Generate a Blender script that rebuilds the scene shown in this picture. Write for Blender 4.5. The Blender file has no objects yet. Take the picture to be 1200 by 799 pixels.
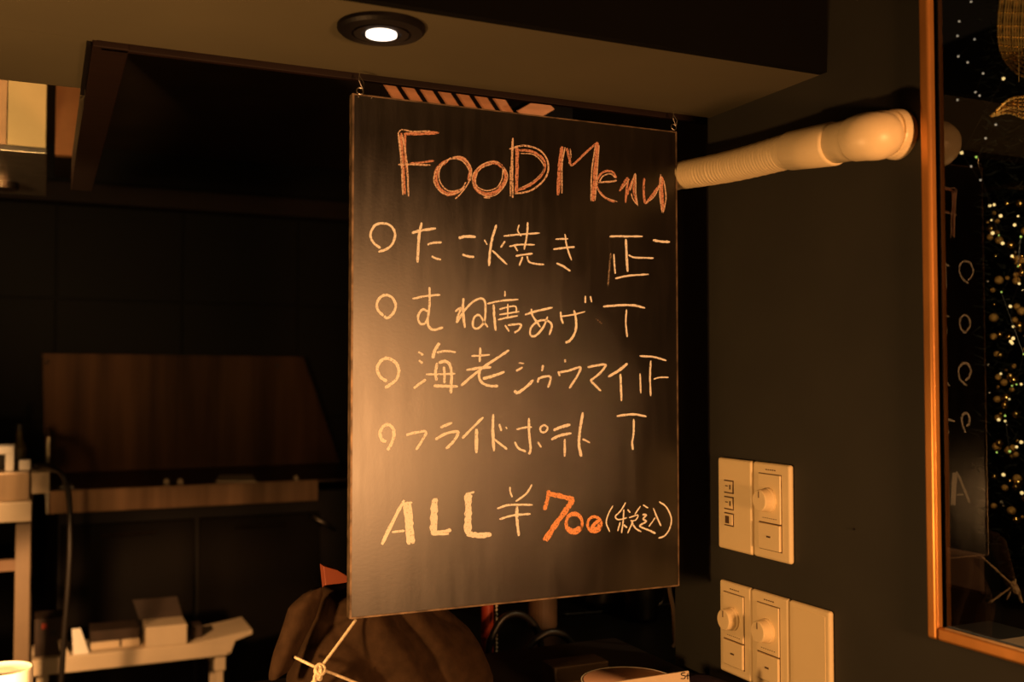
import bpy, bmesh, math, random
from mathutils import Vector, Matrix, noise
random.seed(7)
C = bpy.context.scene.collection
SC = bpy.context.scene

# ------------------------------------------------------------------ camera
EYE = Vector((0, 0, 1.25)); F = 1200.0
YAW = math.radians(24.6); PITCH = math.radians(2.03)
cd = bpy.data.cameras.new('camera'); cam = bpy.data.objects.new('camera', cd); C.objects.link(cam)
cam.location = EYE; cam.rotation_euler = (math.pi/2 + PITCH, 0, -YAW)
cd.sensor_width = 36; cd.lens = 36.0*F/1200; cd.clip_start = 0.02; cd.clip_end = 60
cd.dof.use_dof = True; cd.dof.focus_distance = 1.28; cd.dof.aperture_fstop = 4.5
SC.camera = cam
# ------------------------------------------------------------------ world, lights, exposure
w = bpy.data.worlds.new('world'); SC.world = w; w.use_nodes = True
w.node_tree.nodes['Background'].inputs[0].default_value = (1, .62, .3, 1)
w.node_tree.nodes['Background'].inputs[1].default_value = 0.0035
SC.view_settings.view_transform = 'Standard'; SC.view_settings.look = 'None'
SC.view_settings.gamma = 1; SC.view_settings.exposure = 0.0
def lamp(name, loc, power, col, size=.04, kind='POINT', aim=None, angle=60, blend=.6):
    l = bpy.data.lights.new(name, kind); l.energy = power; l.color = col
    if kind == 'AREA': l.size = size
    else: l.shadow_soft_size = size
    if kind == 'SPOT': l.spot_size = math.radians(angle); l.spot_blend = blend
    o = bpy.data.objects.new(name, l); C.objects.link(o); o.location = loc
    if aim is not None: o.rotation_euler = (Vector(aim)-Vector(loc)).to_track_quat('-Z', 'Y').to_euler()
    return o
lamp('bar_lamp', (-.10, .95, 1.005), 16, (1, .50, .17), .03)                      # warm lamp on the bar, below the frame
lamp('room_lamp', (.62, -.50, 1.105), 86, (1, .45, .16), .09)                     # warm room lamp behind the viewer
lamp('kitchen_lamp', (-.35, 2.1, 1.95), 200, (1, .54, .22), .05, 'SPOT', (-.28, 3.2, .85), 30, .5)
lamp('kitchen_lamp', (-.25, 2.45, .95), 60, (1, .50, .19), .04, 'SPOT', (.25, 3.45, .33), 46, .6)
lamp('kitchen_lamp', (-.62, 1.35, 1.42), 75, (1, .58, .22), .04, 'SPOT', (-.25, 2.1, 1.75), 70, .6)
lamp('ornament_fill', (1.15, .92, 1.45), 5, (1, .7, .35), .03)  # unseen fill light added beyond the window to brighten the tree ornaments

# ------------------------------------------------------------------ pixel -> point on a real plane
fr = (cam.rotation_euler.to_matrix())
def ray(px, py): return fr @ Vector(((px-600), (399.5-py), -F))
def onY(px, py, Y): d = ray(px, py); return EYE + d*((Y-EYE.y)/d.y)
def onX(px, py, X): d = ray(px, py); return EYE + d*((X-EYE.x)/d.x)
def onZ(px, py, Z): d = ray(px, py); return EYE + d*((Z-EYE.z)/d.z)

# ------------------------------------------------------------------ materials
def mat(name, col, rough=.6, metal=0, nz=0, scale=20, bump=0, spec=.5, emit=None, es=0, stretch=(1,1,1), col2=None, coat=0):
    m = bpy.data.materials.new(name); m.use_nodes = True; nt = m.node_tree; b = nt.nodes['Principled BSDF']
    b.inputs['Base Color'].default_value = (*col, 1); b.inputs['Roughness'].default_value = rough
    b.inputs['Metallic'].default_value = metal; b.inputs['Specular IOR Level'].default_value = spec
    b.inputs['Coat Weight'].default_value = coat
    if emit: b.inputs['Emission Color'].default_value = (*emit, 1); b.inputs['Emission Strength'].default_value = es
    if nz or bump or col2:
        tc = nt.nodes.new('ShaderNodeTexCoord'); mp = nt.nodes.new('ShaderNodeMapping'); mp.inputs['Scale'].default_value = stretch
        n = nt.nodes.new('ShaderNodeTexNoise'); n.inputs['Scale'].default_value = scale; n.inputs['Detail'].default_value = 5
        nt.links.new(tc.outputs['Object'], mp.inputs[0]); nt.links.new(mp.outputs[0], n.inputs['Vector'])
        r = nt.nodes.new('ShaderNodeValToRGB'); c2 = col2 or tuple(c*(1-nz) for c in col)
        r.color_ramp.elements[0].position = .35; r.color_ramp.elements[1].position = .65
        r.color_ramp.elements[0].color = (*c2, 1); r.color_ramp.elements[1].color = (*col, 1)
        nt.links.new(n.outputs[0], r.inputs[0]); nt.links.new(r.outputs[0], b.inputs['Base Color'])
        if bump:
            bp = nt.nodes.new('ShaderNodeBump'); bp.inputs['Strength'].default_value = bump; bp.inputs['Distance'].default_value = .002
            nt.links.new(n.outputs[0], bp.inputs['Height']); nt.links.new(bp.outputs[0], b.inputs['Normal'])
    return m
M = {}
M['green_wall'] = mat('green_wall', (.019, .018, .012), .75, nz=.25, scale=9, bump=.25)
M['green_soffit'] = mat('green_soffit', (.072, .060, .030), .8, nz=.12, scale=6, bump=.15)
M['fascia'] = mat('fascia', (.0022, .002, .0014), .9, nz=.2, scale=6, spec=.08)
M['wood_trim'] = mat('wood_trim', (.012, .004, .002), .6, spec=.2, nz=.4, scale=14, stretch=(1, 6, 6), bump=.2)
M['upper_dark'] = mat('upper_dark', (.05, .028, .012), .7, nz=.3, scale=4)
M['dark'] = mat('dark', (.010, .006, .004), .6, nz=.4, scale=6)
M['tile'] = mat('tile', (.003, .002, .002), .55, nz=.4, scale=3, spec=.15)
M['floor'] = mat('floor', (.02, .014, .01), .5, nz=.4, scale=5)
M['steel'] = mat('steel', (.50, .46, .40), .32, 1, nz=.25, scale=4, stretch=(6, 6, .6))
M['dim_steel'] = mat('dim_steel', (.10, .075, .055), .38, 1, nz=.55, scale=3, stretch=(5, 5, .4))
M['hood_steel'] = mat('hood_steel', (.62, .50, .27), .45, .6, nz=.15, scale=5)
M['plastic'] = mat('plastic', (.82, .66, .38), .42, nz=.05, scale=10)
M['plastic_dark'] = mat('plastic_dark', (.10, .055, .025), .5, nz=.2, scale=30)
M['hose'] = mat('hose', (.86, .70, .42), .4, nz=.06, scale=12)
M['white'] = mat('white', (.85, .80, .70), .5, nz=.06, scale=8)
M['cream'] = mat('cream', (.72, .58, .40), .6, nz=.12, scale=9)
M['tan'] = mat('tan', (.35, .22, .12), .7, nz=.3, scale=12)
M['card_dark'] = mat('card_dark', (.045, .025, .015), .7, nz=.4, scale=15)
M['black'] = mat('black', (.006, .005, .004), .45, nz=.3, scale=10)
M['rubber'] = mat('rubber', (.012, .009, .007), .4, nz=.3, scale=20)
M['ring_black'] = mat('ring_black', (.004, .003, .003), .5, nz=.2, scale=20, spec=.15)
M['lens'] = mat('lens', (1, 1, 1), .5, emit=(1, .93, .82), es=2.2)
M['cloth'] = mat('cloth', (.040, .022, .011), .95, nz=.35, scale=60, bump=.7, spec=.1)
M['rope'] = mat('rope', (.80, .66, .44), .8, nz=.3, scale=220, bump=.6)
M['red'] = mat('red', (.42, .05, .02), .45, nz=.2, scale=12)
M['orange_red'] = mat('orange_red', (.38, .09, .04), .6, nz=.2, scale=12)
M['purple'] = mat('purple', (.03, .012, .04), .9, nz=.3, scale=40, bump=.4)
M['copper'] = mat('copper', (.85, .38, .10), .38, .7, nz=.45, scale=10, stretch=(1, 1, .5))
M['slat'] = mat('slat', (.85, .42, .24), .5, nz=.3, scale=18, stretch=(1, 1, 4))
M['gold'] = mat('gold', (.95, .62, .18), .22, 1, nz=.2, scale=30)
M['gold_matt'] = mat('gold_matt', (.85, .50, .14), .5, .8, nz=.4, scale=60, bump=.5)
M['silver'] = mat('silver', (.8, .75, .68), .2, 1, nz=.1, scale=30)
M['needle'] = mat('needle', (.012, .016, .008), .7, nz=.5, scale=30)
M['bulb_warm'] = mat('bulb_warm', (1, .8, .4), .4, emit=(1, .72, .28), es=.8, nz=.01)
M['bulb_pale'] = mat('bulb_pale', (1, .9, .8), .4, emit=(.8, .75, .6), es=.22, nz=.01)
M['bulb_green'] = mat('bulb_green', (.6, 1, .3), .4, emit=(.55, .9, .15), es=.45, nz=.01)
M['dull'] = mat('dull', (.05, .03, .016), .6, nz=.3, scale=14)
M['brown'] = mat('brown', (.16, .09, .045), .6, nz=.3, scale=14)
M['glass_green'] = mat('glass_green', (.09, .07, .02), .2, nz=.3, scale=9)

# blackboard paint with chalk dust smears
def board_mat():
    m = bpy.data.materials.new('blackboard'); m.use_nodes = True; nt = m.node_tree; b = nt.nodes['Principled BSDF']
    tc = nt.nodes.new('ShaderNodeTexCoord')
    def ns(scale, st, det=6, rough=.6):
        mp = nt.nodes.new('ShaderNodeMapping'); mp.inputs['Scale'].default_value = st
        n = nt.nodes.new('ShaderNodeTexNoise'); n.inputs['Scale'].default_value = scale; n.inputs['Detail'].default_value = det; n.inputs['Roughness'].default_value = rough
        nt.links.new(tc.outputs['Object'], mp.inputs[0]); nt.links.new(mp.outputs[0], n.inputs['Vector']); return n
    a = ns(5, (1, 1, 1)); s = ns(14, (4, 1, .5)); f = ns(260, (1, 1, 1), 2)
    r = nt.nodes.new('ShaderNodeValToRGB'); r.color_ramp.elements[0].position = .4; r.color_ramp.elements[1].position = .72
    r.color_ramp.elements[0].color = (.0055, .0042, .003, 1); r.color_ramp.elements[1].color = (.016, .012, .009, 1)
    mx = nt.nodes.new('ShaderNodeMath'); mx.operation = 'MULTIPLY_ADD'; mx.inputs[1].default_value = .5; 
    h = nt.nodes.new('ShaderNodeMath'); h.operation = 'MULTIPLY'; h.inputs[1].default_value = .5
    nt.links.new(s.outputs[0], h.inputs[0]); nt.links.new(a.outputs[0], mx.inputs[0]); nt.links.new(h.outputs[0], mx.inputs[2])
    nt.links.new(mx.outputs[0], r.inputs[0]); nt.links.new(r.outputs[0], b.inputs['Base Color'])
    rr = nt.nodes.new('ShaderNodeMapRange'); rr.inputs['From Min'].default_value = .3; rr.inputs['From Max'].default_value = .7
    rr.inputs['To Min'].default_value = .32; rr.inputs['To Max'].default_value = .39
    nt.links.new(mx.outputs[0], rr.inputs[0]); nt.links.new(rr.outputs[0], b.inputs['Roughness'])
    bp = nt.nodes.new('ShaderNodeBump'); bp.inputs['Strength'].default_value = .05; bp.inputs['Distance'].default_value = .0006
    nt.links.new(f.outputs[0], bp.inputs['Height']); nt.links.new(bp.outputs[0], b.inputs['Normal'])
    df = nt.nodes.new('ShaderNodeBsdfDiffuse'); gs = nt.nodes.new('ShaderNodeBsdfAnisotropic'); gs.distribution = 'BECKMANN'
    mxs = nt.nodes.new('ShaderNodeMixShader'); ly = nt.nodes.new('ShaderNodeFresnel'); ly.inputs[0].default_value = 1.85
    nt.links.new(r.outputs[0], df.inputs[0]); nt.links.new(rr.outputs[0], gs.inputs['Roughness'])
    nt.links.new(bp.outputs[0], gs.inputs['Normal']); nt.links.new(bp.outputs[0], df.inputs['Normal'])
    nt.links.new(ly.outputs[0], mxs.inputs[0]); nt.links.new(df.outputs[0], mxs.inputs[1]); nt.links.new(gs.outputs[0], mxs.inputs[2])
    nt.links.new(mxs.outputs[0], nt.nodes['Material Output'].inputs[0])
    return m
M['board'] = board_mat()
def chalk(name, col, thr=.42):
    m = bpy.data.materials.new(name); m.use_nodes = True; nt = m.node_tree; b = nt.nodes['Principled BSDF']
    tc = nt.nodes.new('ShaderNodeTexCoord'); n = nt.nodes.new('ShaderNodeTexNoise'); n.inputs['Scale'].default_value = 420; n.inputs['Detail'].default_value = 3
    nt.links.new(tc.outputs['Object'], n.inputs['Vector'])
    r = nt.nodes.new('ShaderNodeValToRGB'); r.color_ramp.elements[0].position = thr-.08; r.color_ramp.elements[1].position = thr+.1
    r.color_ramp.elements[0].color = tuple(c*.22 for c in col)+(1,); r.color_ramp.elements[1].color = (*col, 1)
    nt.links.new(n.outputs[0], r.inputs[0]); nt.links.new(r.outputs[0], b.inputs['Base Color'])
    b.inputs['Roughness'].default_value = .95; b.inputs['Specular IOR Level'].default_value = .1
    return m
M['chalk_white'] = chalk('chalk_white', (.95, .92, .84), .34)
M['chalk_red'] = chalk('chalk_red', (.66, .32, .22), .42)
M['chalk_pale'] = chalk('chalk_pale', (.80, .58, .44), .42)
M['chalk_orange'] = chalk('chalk_orange', (.95, .42, .18), .40)
M['chalk_faint'] = chalk('chalk_faint', (.34, .27, .2), .5)
g = bpy.data.materials.new('pane_glass'); g.use_nodes = True; nt = g.node_tree; nt.nodes.clear()
out = nt.nodes.new('ShaderNodeOutputMaterial'); mix = nt.nodes.new('ShaderNodeMixShader'); fz = nt.nodes.new('ShaderNodeFresnel'); fz.inputs[0].default_value = 1.95
tr = nt.nodes.new('ShaderNodeBsdfTransparent'); gl = nt.nodes.new('ShaderNodeBsdfGlossy'); gl.inputs['Roughness'].default_value = .01
nt.links.new(fz.outputs[0], mix.inputs[0]); nt.links.new(tr.outputs[0], mix.inputs[1]); nt.links.new(gl.outputs[0], mix.inputs[2]); nt.links.new(mix.outputs[0], out.inputs[0])
M['pane'] = g

# ------------------------------------------------------------------ mesh helpers
def obj(name, bm, m, parent=None, smooth=False, bevel=0, seg=2, keep=False):
    me = bpy.data.meshes.new(name)
    bmesh.ops.recalc_face_normals(bm, faces=bm.faces[:])
    # put the object's origin at its own middle
    vs = [v.co for v in bm.verts]
    c = Vector(((min(v.x for v in vs)+max(v.x for v in vs))/2, (min(v.y for v in vs)+max(v.y for v in vs))/2, min(v.z for v in vs)))
    if keep: c = Vector((0, 0, 0))
    for v in bm.verts: v.co -= c
    bm.to_mesh(me); bm.free()
    if smooth:
        for p in me.polygons: p.use_smooth = True
    me.materials.append(M[m] if isinstance(m, str) else m)
    o = bpy.data.objects.new(name, me); C.objects.link(o)
    if parent is not None:
        o.parent = parent; o.location = c - wloc(parent)
    else: o.location = c
    if bevel:
        md = o.modifiers.new('bevel', 'BEVEL'); md.width = bevel; md.segments = seg; md.limit_method = 'ANGLE'
    return o
def wloc(o):
    p = Vector(o.location)
    while o.parent: o = o.parent; p += Vector(o.location)
    return p
def thing(name, label, cat, loc, group=None):
    o = bpy.data.objects.new(name, None); C.objects.link(o); o.empty_display_size = .02; o.location = loc
    o['label'] = label; o['category'] = cat
    if group: o['group'] = group
    return o
def tag(o, label, cat, group=None, kind=None):
    o['label'] = label; o['category'] = cat
    if group: o['group'] = group
    if kind: o['kind'] = kind
    return o
def struct(o, label=None, cat=None):
    o['kind'] = 'structure'
    if label: o['label'] = label
    if cat: o['category'] = cat
    return o
def NB(): return bmesh.new()
def box(bm, a, b):
    (x0, y0, z0), (x1, y1, z1) = a, b
    v = [bm.verts.new(p) for p in ((x0,y0,z0),(x1,y0,z0),(x1,y1,z0),(x0,y1,z0),(x0,y0,z1),(x1,y0,z1),(x1,y1,z1),(x0,y1,z1))]
    for f in ((0,1,2,3),(4,5,6,7),(0,1,5,4),(1,2,6,5),(2,3,7,6),(3,0,4,7)): bm.faces.new([v[i] for i in f])
    return bm
def BX(a, b): return box(NB(), a, b)
def tube(bm, pts, r, n=12, cap=True):
    pts = [Vector(p) for p in pts]; rs = r if isinstance(r, (list, tuple)) else [r]*len(pts)
    rings = []; up = Vector((0, 0, 1)); 
    t0 = (pts[1]-pts[0]).normalized()
    if abs(t0.dot(up)) > .9: up = Vector((1, 0, 0))
    nrm = t0.cross(up).normalized()
    for i, p in enumerate(pts):
        t = (pts[min(i+1, len(pts)-1)] - pts[max(i-1, 0)]).normalized()
        nrm = (nrm - t*nrm.dot(t)).normalized(); bi = t.cross(nrm)
        rings.append([bm.verts.new(p + (nrm*math.cos(2*math.pi*k/n) + bi*math.sin(2*math.pi*k/n))*rs[i]) for k in range(n)])
    for a, b in zip(rings, rings[1:]):
        for k in range(n): bm.faces.new((a[k], a[(k+1) % n], b[(k+1) % n], b[k]))
    if cap: bm.faces.new(rings[0][::-1]); bm.faces.new(rings[-1])
    return bm
def lathe(bm, prof, c, axis='Z', n=32):
    rings = []
    for r, h in prof:
        ring = []
        for k in range(n):
            a = 2*math.pi*k/n; u, v = r*math.cos(a), r*math.sin(a)
            p = {'Z': (u, v, h), 'X': (h, u, v), 'Y': (u, h, v)}[axis]
            ring.append(bm.verts.new(Vector(p)+Vector(c)))
        rings.append(ring)
    for a, b in zip(rings, rings[1:]):
        for k in range(n): bm.faces.new((a[k], a[(k+1) % n], b[(k+1) % n], b[k]))
    bm.faces.new(rings[0][::-1]); bm.faces.new(rings[-1]); return bm
def prism(bm, poly, vec):
    a = [bm.verts.new(Vector(p)) for p in poly]; b = [bm.verts.new(Vector(p)+Vector(vec)) for p in poly]
    bm.faces.new(a[::-1]); bm.faces.new(b)
    for i in range(len(a)): j = (i+1) % len(a); bm.faces.new((a[i], a[j], b[j], b[i]))
    return bm
def smooth_pts(pts, k=6):
    P = [Vector(p) for p in pts]
    if len(P) == 2: return [P[0].lerp(P[1], i/k) for i in range(k+1)]
    out = []; Q = [2*P[0]-P[1]] + P + [2*P[-1]-P[-2]]
    for i in range(1, len(Q)-2):
        for j in range(k):
            t = j/k; a, b, c, d = Q[i-1:i+3]
            out.append(.5*((2*b) + (c-a)*t + (2*a-5*b+4*c-d)*t*t + (3*b-a-3*c+d)*t**3))
    out.append(P[-1]); return out

# ================================================================== the setting
WX = .818; SH = 1.25+.352; SF = .925; SB = 1.148
struct(obj('floor', BX((-3.2, -2.6, -.02), (3.4, 5.2, 0)), 'floor'))
# right wall around the window opening (Y .30-.762, Z .99-2.0)
WY1 = .757; WY0 = .12; WZ0 = 1.002; WZ1 = 1.98
bm = NB()
box(bm, (WX, WY1, 0), (WX+.008, SB+.003, 2.3)); box(bm, (WX, WY0, 0), (WX+.008, WY1, WZ0)); box(bm, (WX, WY0, WZ1), (WX+.008, WY1, 2.3)); box(bm, (WX, -2.6, 0), (WX+.008, WY0, 2.3))
struct(obj('wall_right', bm, 'green_wall', keep=True))
struct(obj('wall_right', BX((WX+.012, SB+.003, 0), (WX+.04, 1.25, 2.3)), 'green_wall'))
struct(obj('wall_kitchen_right', BX((1.55, 1.6, 0), (1.6, 5.0, 2.6)), 'dark'))
struct(obj('wall_kitchen_left', BX((-2.6, 1.6, 0), (-2.55, 5.0, 2.6)), 'dark'))
# lowered ceiling over the bar, its front fascia, and the higher ceilings
bm = NB(); box(bm, (-2.6, SF, SH), (WX, SB-.006, SH+.015)); struct(obj('ceiling', bm, 'green_soffit', keep=True))
bm = NB(); box(bm, (-2.6, SB-.004, SH+.0005), (.046, 1.345, SH+.015)); struct(obj('ceiling', bm, 'green_soffit', keep=True))
struct(obj('trim_fascia', BX((-2.6, SF-.012, SH+.0), (WX, SF, 2.05)), 'fascia'))
struct(obj('ceiling', BX((-3.2, -2.6, 2.05), (WX, SF, 2.08)), 'fascia'))
struct(obj('ceiling', BX((-2.6, 1.15, 2.25), (1.6, 5.0, 2.28)), 'upper_dark'))
# dark wooden trim round the kitchen opening
struct(obj('trim_header', BX((.05, SB, SH-.006), (WX+.01, SB+.008, SH+.09)), 'wood_trim', bevel=.001))
struct(obj('trim_side', BX((.042, SB-.003, SH-.006), (.078, 2.05, SH+.05)), 'wood_trim', bevel=.001))
struct(obj('trim_cornice', BX((-2.5, 4.62, 1.98), (1.55, 4.72, 2.06)), 'wood_trim'))
struct(obj('trim_edge', BX((.0365, SB+.002, SH-.004), (.041, 1.36, SH+.02)), 'ring_black'))
# back wall, large dark tiles
wb = obj('wall_back', BX((-2.6, 4.80, 0), (1.6, 4.86, 2.3)), 'tile'); struct(wb)
tm = None
for i in range(8):
    for j in range(4):
        x = -2.55+i*.52; z = .03+j*.52
        if tm is None:
            t0 = obj('tile', BX((x, 4.788, z), (x+.512, 4.80, z+.512)), 'tile', wb, bevel=.002); tm = t0.data; t_first = t0
        else:
            t = bpy.data.objects.new('tile', tm); C.objects.link(t); t.parent = wb; t.location = t_first.location + Vector((i*.52, 0, j*.52))
            for md in t_first.modifiers:
                q = t.modifiers.new('bevel', 'BEVEL'); q.width = md.width; q.segments = md.segments

# window in the right wall
win = bpy.data.objects.new('window_1', None); C.objects.link(win); win.location = (WX, (WY0+WY1)/2, WZ0); win['kind'] = 'structure'
win['label'] = 'dark interior window with copper-coloured frame in the green wall'
fw = .013; d0 = -.008
for a, b in (((WX+d0, WY1, WZ0-fw), (WX+.006, WY1+fw, WZ1+fw)), ((WX+d0, WY0-fw, WZ0-fw), (WX+.006, WY0, WZ1+fw)),
             ((WX+d0, WY0, WZ0-fw), (WX+.006, WY1, WZ0)), ((WX+d0, WY0, WZ1), (WX+.006, WY1, WZ1+fw))):
    obj('frame_rail', BX(a, b), 'copper', win, bevel=.003, seg=3)
me = bpy.data.meshes.new('pane'); wl = win.location
me.from_pydata([(.003, WY0-wl.y, 0), (.003, WY0-wl.y, WZ1-WZ0), (.003, WY1-wl.y, WZ1-WZ0), (.003, WY1-wl.y, 0)], [], [(0, 1, 2, 3)]); me.update()
if me.polygons[0].normal.x > 0: me.flip_normals()
me.materials.append(M['pane']); pn = bpy.data.objects.new('pane', me); C.objects.link(pn); pn.parent = win

# room beyond the window
struct(obj('wall_beyond', BX((3.3, -2.6, 0), (3.4, 3.6, 2.6)), 'black'))

# ================================================================== chalkboard
BY = 1.135
pl = onY(411.5, 415, BY).x; pr = onY(794, 415, BY).x
zt = onY(411.5, 109.3, BY).z; zb = onY(409, 725, BY).z
board = thing('chalkboard', 'large black chalkboard with handwritten food menu hanging from the low ceiling', 'chalkboard', ((pl+pr)/2, BY, zb))
obj('panel', BX((pl+.0015, BY, zb+.001), (pr-.0015, BY+.009, zt-.001)), 'board', board, bevel=.0006)
M['edge'] = mat('edge', (.22, .15, .09), .45, .5, nz=.7, scale=60)
for a, b in (((pl-.0005, BY-.0012, zb), (pl+.0018, BY+.0105, zt)), ((pr-.0018, BY-.0012, zb), (pr, BY+.0105, zt)),
             ((pl+.0018, BY-.0008, zb-.0005), (pr-.0018, BY+.0105, zb+.0015)), ((pl+.0018, BY-.0008, zt-.0015), (pr-.0018, BY+.0105, zt))):
    obj('edge_strip', BX(a, b), 'edge', board)
for px, py in ((421, 107.5), (788, 149.5)):
    p = onY(px, py, BY)
    obj('eyelet', tube(NB(), [p+Vector((.004*math.cos(t), -.003+.001*math.sin(t), .004*math.sin(t))) for t in [i*math.pi/6 for i in range(13)]], .0007, 6), 'steel', board)
    top = Vector((p.x, BY-.003, SH))
    obj('hanging_wire', tube(NB(), [p+Vector((.003, -.003, .003)), p.lerp(top, .5)+Vector((-.002, -.003, 0)), top], .0005, 6), 'silver', board)
    obj('hanging_wire', tube(NB(), [p+Vector((.004, -.003, .002)), p.lerp(top, .4)+Vector((.004, -.004, 0)), p.lerp(top, .7)+Vector((-.001, -.003, 0))], .0005, 6), 'silver', board)
for px, py in ((420, 113), (435.5, 114.5)):
    p = onY(px, py, BY); obj('screw_head', lathe(NB(), [(.0012, 0), (.0010, -.0008), (.0003, -.0011)], (p.x, BY, p.z), 'Y', 10), 'silver', board)

# chalk writing: every character is a thin raised layer of chalk
def ribbon(bm, pts, w, lift):
    P = smooth_pts([(p.x, p.z, 0) for p in pts], 7); n = len(P); L = []; R = []
    for i, p in enumerate(P):
        t = (P[min(i+1, n-1)]-P[max(i-1, 0)]); t.normalize(); q = Vector((-t.y, t.x, 0))
        ww = w*.5*(.82+.36*random.random()); 
        if i in (0, n-1): ww *= .55
        off = q*(random.random()-.5)*w*.12
        L.append(p+off+q*ww); R.append(p+off-q*ww)
    y = BY-lift
    vl = [bm.verts.new((p.x, y, p.y)) for p in L]; vr = [bm.verts.new((p.x, y, p.y)) for p in R]
    wl = [bm.verts.new((p.x, BY-.00002, p.y)) for p in L]; wr = [bm.verts.new((p.x, BY-.00002, p.y)) for p in R]
    for i in range(n-1):
        bm.faces.new((vl[i], vl[i+1], vr[i+1], vr[i])); bm.faces.new((wl[i], wl[i+1], vl[i+1], vl[i])); bm.faces.new((vr[i], vr[i+1], wr[i+1], wr[i]))
def glyph(name, T, strokes, m='chalk_white', label=None):
    bm = NB(); x0, y0, s = T; bm2 = None
    for k, st in enumerate(strokes):
        pts, wd = st[0], st[1]
        W = [onY(x0+a/s, y0+b/s, BY) for a, b in pts]
        c = W[len(W)//2]; dz = (c-EYE).dot(fr @ Vector((0, 0, -1)))
        mm = st[2] if len(st) > 2 else None
        if mm:
            if bm2 is None: bm2 = NB(); m2 = mm
            ribbon(bm2, W, wd/s*dz/F, .00030+.00002*(k % 5))
        else: ribbon(bm, W, wd/s*dz/F, .00024+.00002*(k % 5))
    o = obj(name, bm, m, board)
    if label: o['label'] = label
    if bm2 is not None: obj('chalk_overlay', bm2, m2, o)
    return o
T1=(450,140,6);T2=(600,160,6);T3=(420,245,6);T4=(600,245,6);T5=(420,325,6);T6=(600,325,6);T7=(430,395,6.667);T8=(600,395,6)
T9=(430,470,6);T10=(600,470,6);T11=(430,560,6);T12=(620,560,6.667)
R='chalk_red'; PL='chalk_pale'
lt='letter in dull red chalk'
glyph('chalk_letter',T1,[([(122,95),(130,300),(145,525)],22),([(150,100),(148,230),(165,400)],16),([(100,95),(122,300),(132,530)],13,PL),([(128,110),(160,300),(172,540)],11,PL),([(100,95),(125,72),(200,84),(325,82)],9,PL),([(140,102),(260,100),(385,92)],20),([(100,318),(200,316),(325,321)],12,PL),([(175,310),(260,303),(352,290)],14)],R,lt)
glyph('chalk_letter',T1,[([(450,285),(380,340),(362,420),(395,490),(450,525),(530,505)],26),([(575,440),(540,490),(450,500),(390,430),(395,340),(460,280),(540,285),(590,340),(605,400),(590,450),(540,520),(500,558)],9,PL),([(470,268),(380,340),(350,420),(380,490),(440,528),(520,512),(570,470)],9,PL),([(490,268),(560,275),(603,340),(595,430)],20),([(480,266),(550,266),(612,340),(606,430)],8,PL)],R,lt)
glyph('chalk_letter',T1,[([(745,300),(670,345),(630,410),(650,490),(720,525),(800,500),(850,430),(850,360),(800,310),(750,298)],24),([(830,400),(840,350),(800,305),(730,300),(650,350),(620,420),(650,490),(720,540),(800,520),(860,440),(862,370),(800,298)],8,PL),([(760,312),(680,345),(645,410),(655,470),(720,500),(790,480),(828,420),(835,350)],8,PL),([(745,552),(700,548)],9,PL)],R,lt)
glyph('chalk_letter',T1,[([(935,190),(935,350),(930,520)],26),([(905,130),(900,300),(905,550)],17,PL),([(888,330),(888,540)],9,PL),([(945,215),(1040,225),(1115,275),(1130,340),(1100,400),(1010,470),(930,500)],17),([(880,208),(980,184),(1080,208),(1140,270),(1155,350),(1120,430),(1030,500),(920,522)],12,PL),([(960,238),(1050,247),(1110,300),(1120,360),(1040,440),(940,490)],7,PL)],R,lt)
glyph('chalk_letter',T2,[([(352,70),(335,200),(322,412)],28),([(372,75),(352,200),(350,400)],10,PL),([(385,80),(410,185)],20),([(408,85),(416,150)],8,PL),([(400,185),(430,195),(520,110),(600,40)],13),([(398,180),(425,203),(500,135),(590,50)],8,PL),([(600,40),(588,200),(570,455)],28),([(585,60),(560,250),(555,455)],10,PL),([(612,60),(602,200),(584,450)],8,PL)],R,lt)
glyph('chalk_letter',T2,[([(735,290),(700,245),(640,250),(602,300),(600,360),(650,425),(722,460)],15),([(605,322),(700,316),(735,308)],12,PL),([(615,315),(640,278),(690,262),(728,290)],9,PL),([(600,370),(640,420),(740,458)],7,PL)],R,lt)
glyph('chalk_letter',T2,[([(755,385),(790,320),(815,295),(805,380),(798,465)],15),([(770,372),(825,300)],8,PL),([(810,410),(830,350),(865,275),(855,380),(882,480)],14),([(830,380),(866,262),(870,400),(884,488)],9,PL),([(838,400),(850,440),(880,480)],8,PL)],R,lt)
glyph('chalk_letter',T2,[([(930,290),(925,380),(938,465),(980,420),(1045,330)],17),([(938,470),(1000,420),(1045,320),(1045,265)],8,PL),([(1050,280),(1050,400),(1062,525)],32),([(1045,268),(1038,400),(1055,535)],9,PL),([(1068,310),(1082,430),(1062,538)],9,PL)],R,lt)
Wc='chalk_circle'; K='chalk_character'; TL='chalk_tally_mark'
glyph(Wc,T3,[([(155,275),(105,235),(85,180),(115,115),(175,100),(230,120),(258,180),(235,250),(190,285),(140,300)],17)])
glyph(K,T3,[([(375,168),(440,150),(545,135)],17),([(445,95),(425,200),(415,375)],20),([(485,250),(520,238),(585,233)],15),([(515,330),(540,345),(580,355)],14)])
glyph(K,T3,[([(705,205),(750,192),(825,195)],19),([(730,318),(770,332),(815,336)],15)])
glyph(K,T3,[([(970,110),(940,210),(925,300),(918,400)],18),([(885,215),(905,250)],10),([(1030,225),(1000,270)],13),([(940,290),(1045,390)],15),([(1020,190),(1110,180),(1275,168)],12),([(1130,110),(1120,150),(1145,190)],11),([(1190,92),(1185,180),(1165,285)],14),([(1060,262),(1130,250),(1240,250)],12),([(1095,255),(1120,295)],11),([(1105,330),(1160,320),(1225,312)],13),([(1155,335),(1130,398)],13),([(1185,330),(1200,370),(1250,385),(1305,390)],12)])
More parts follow.
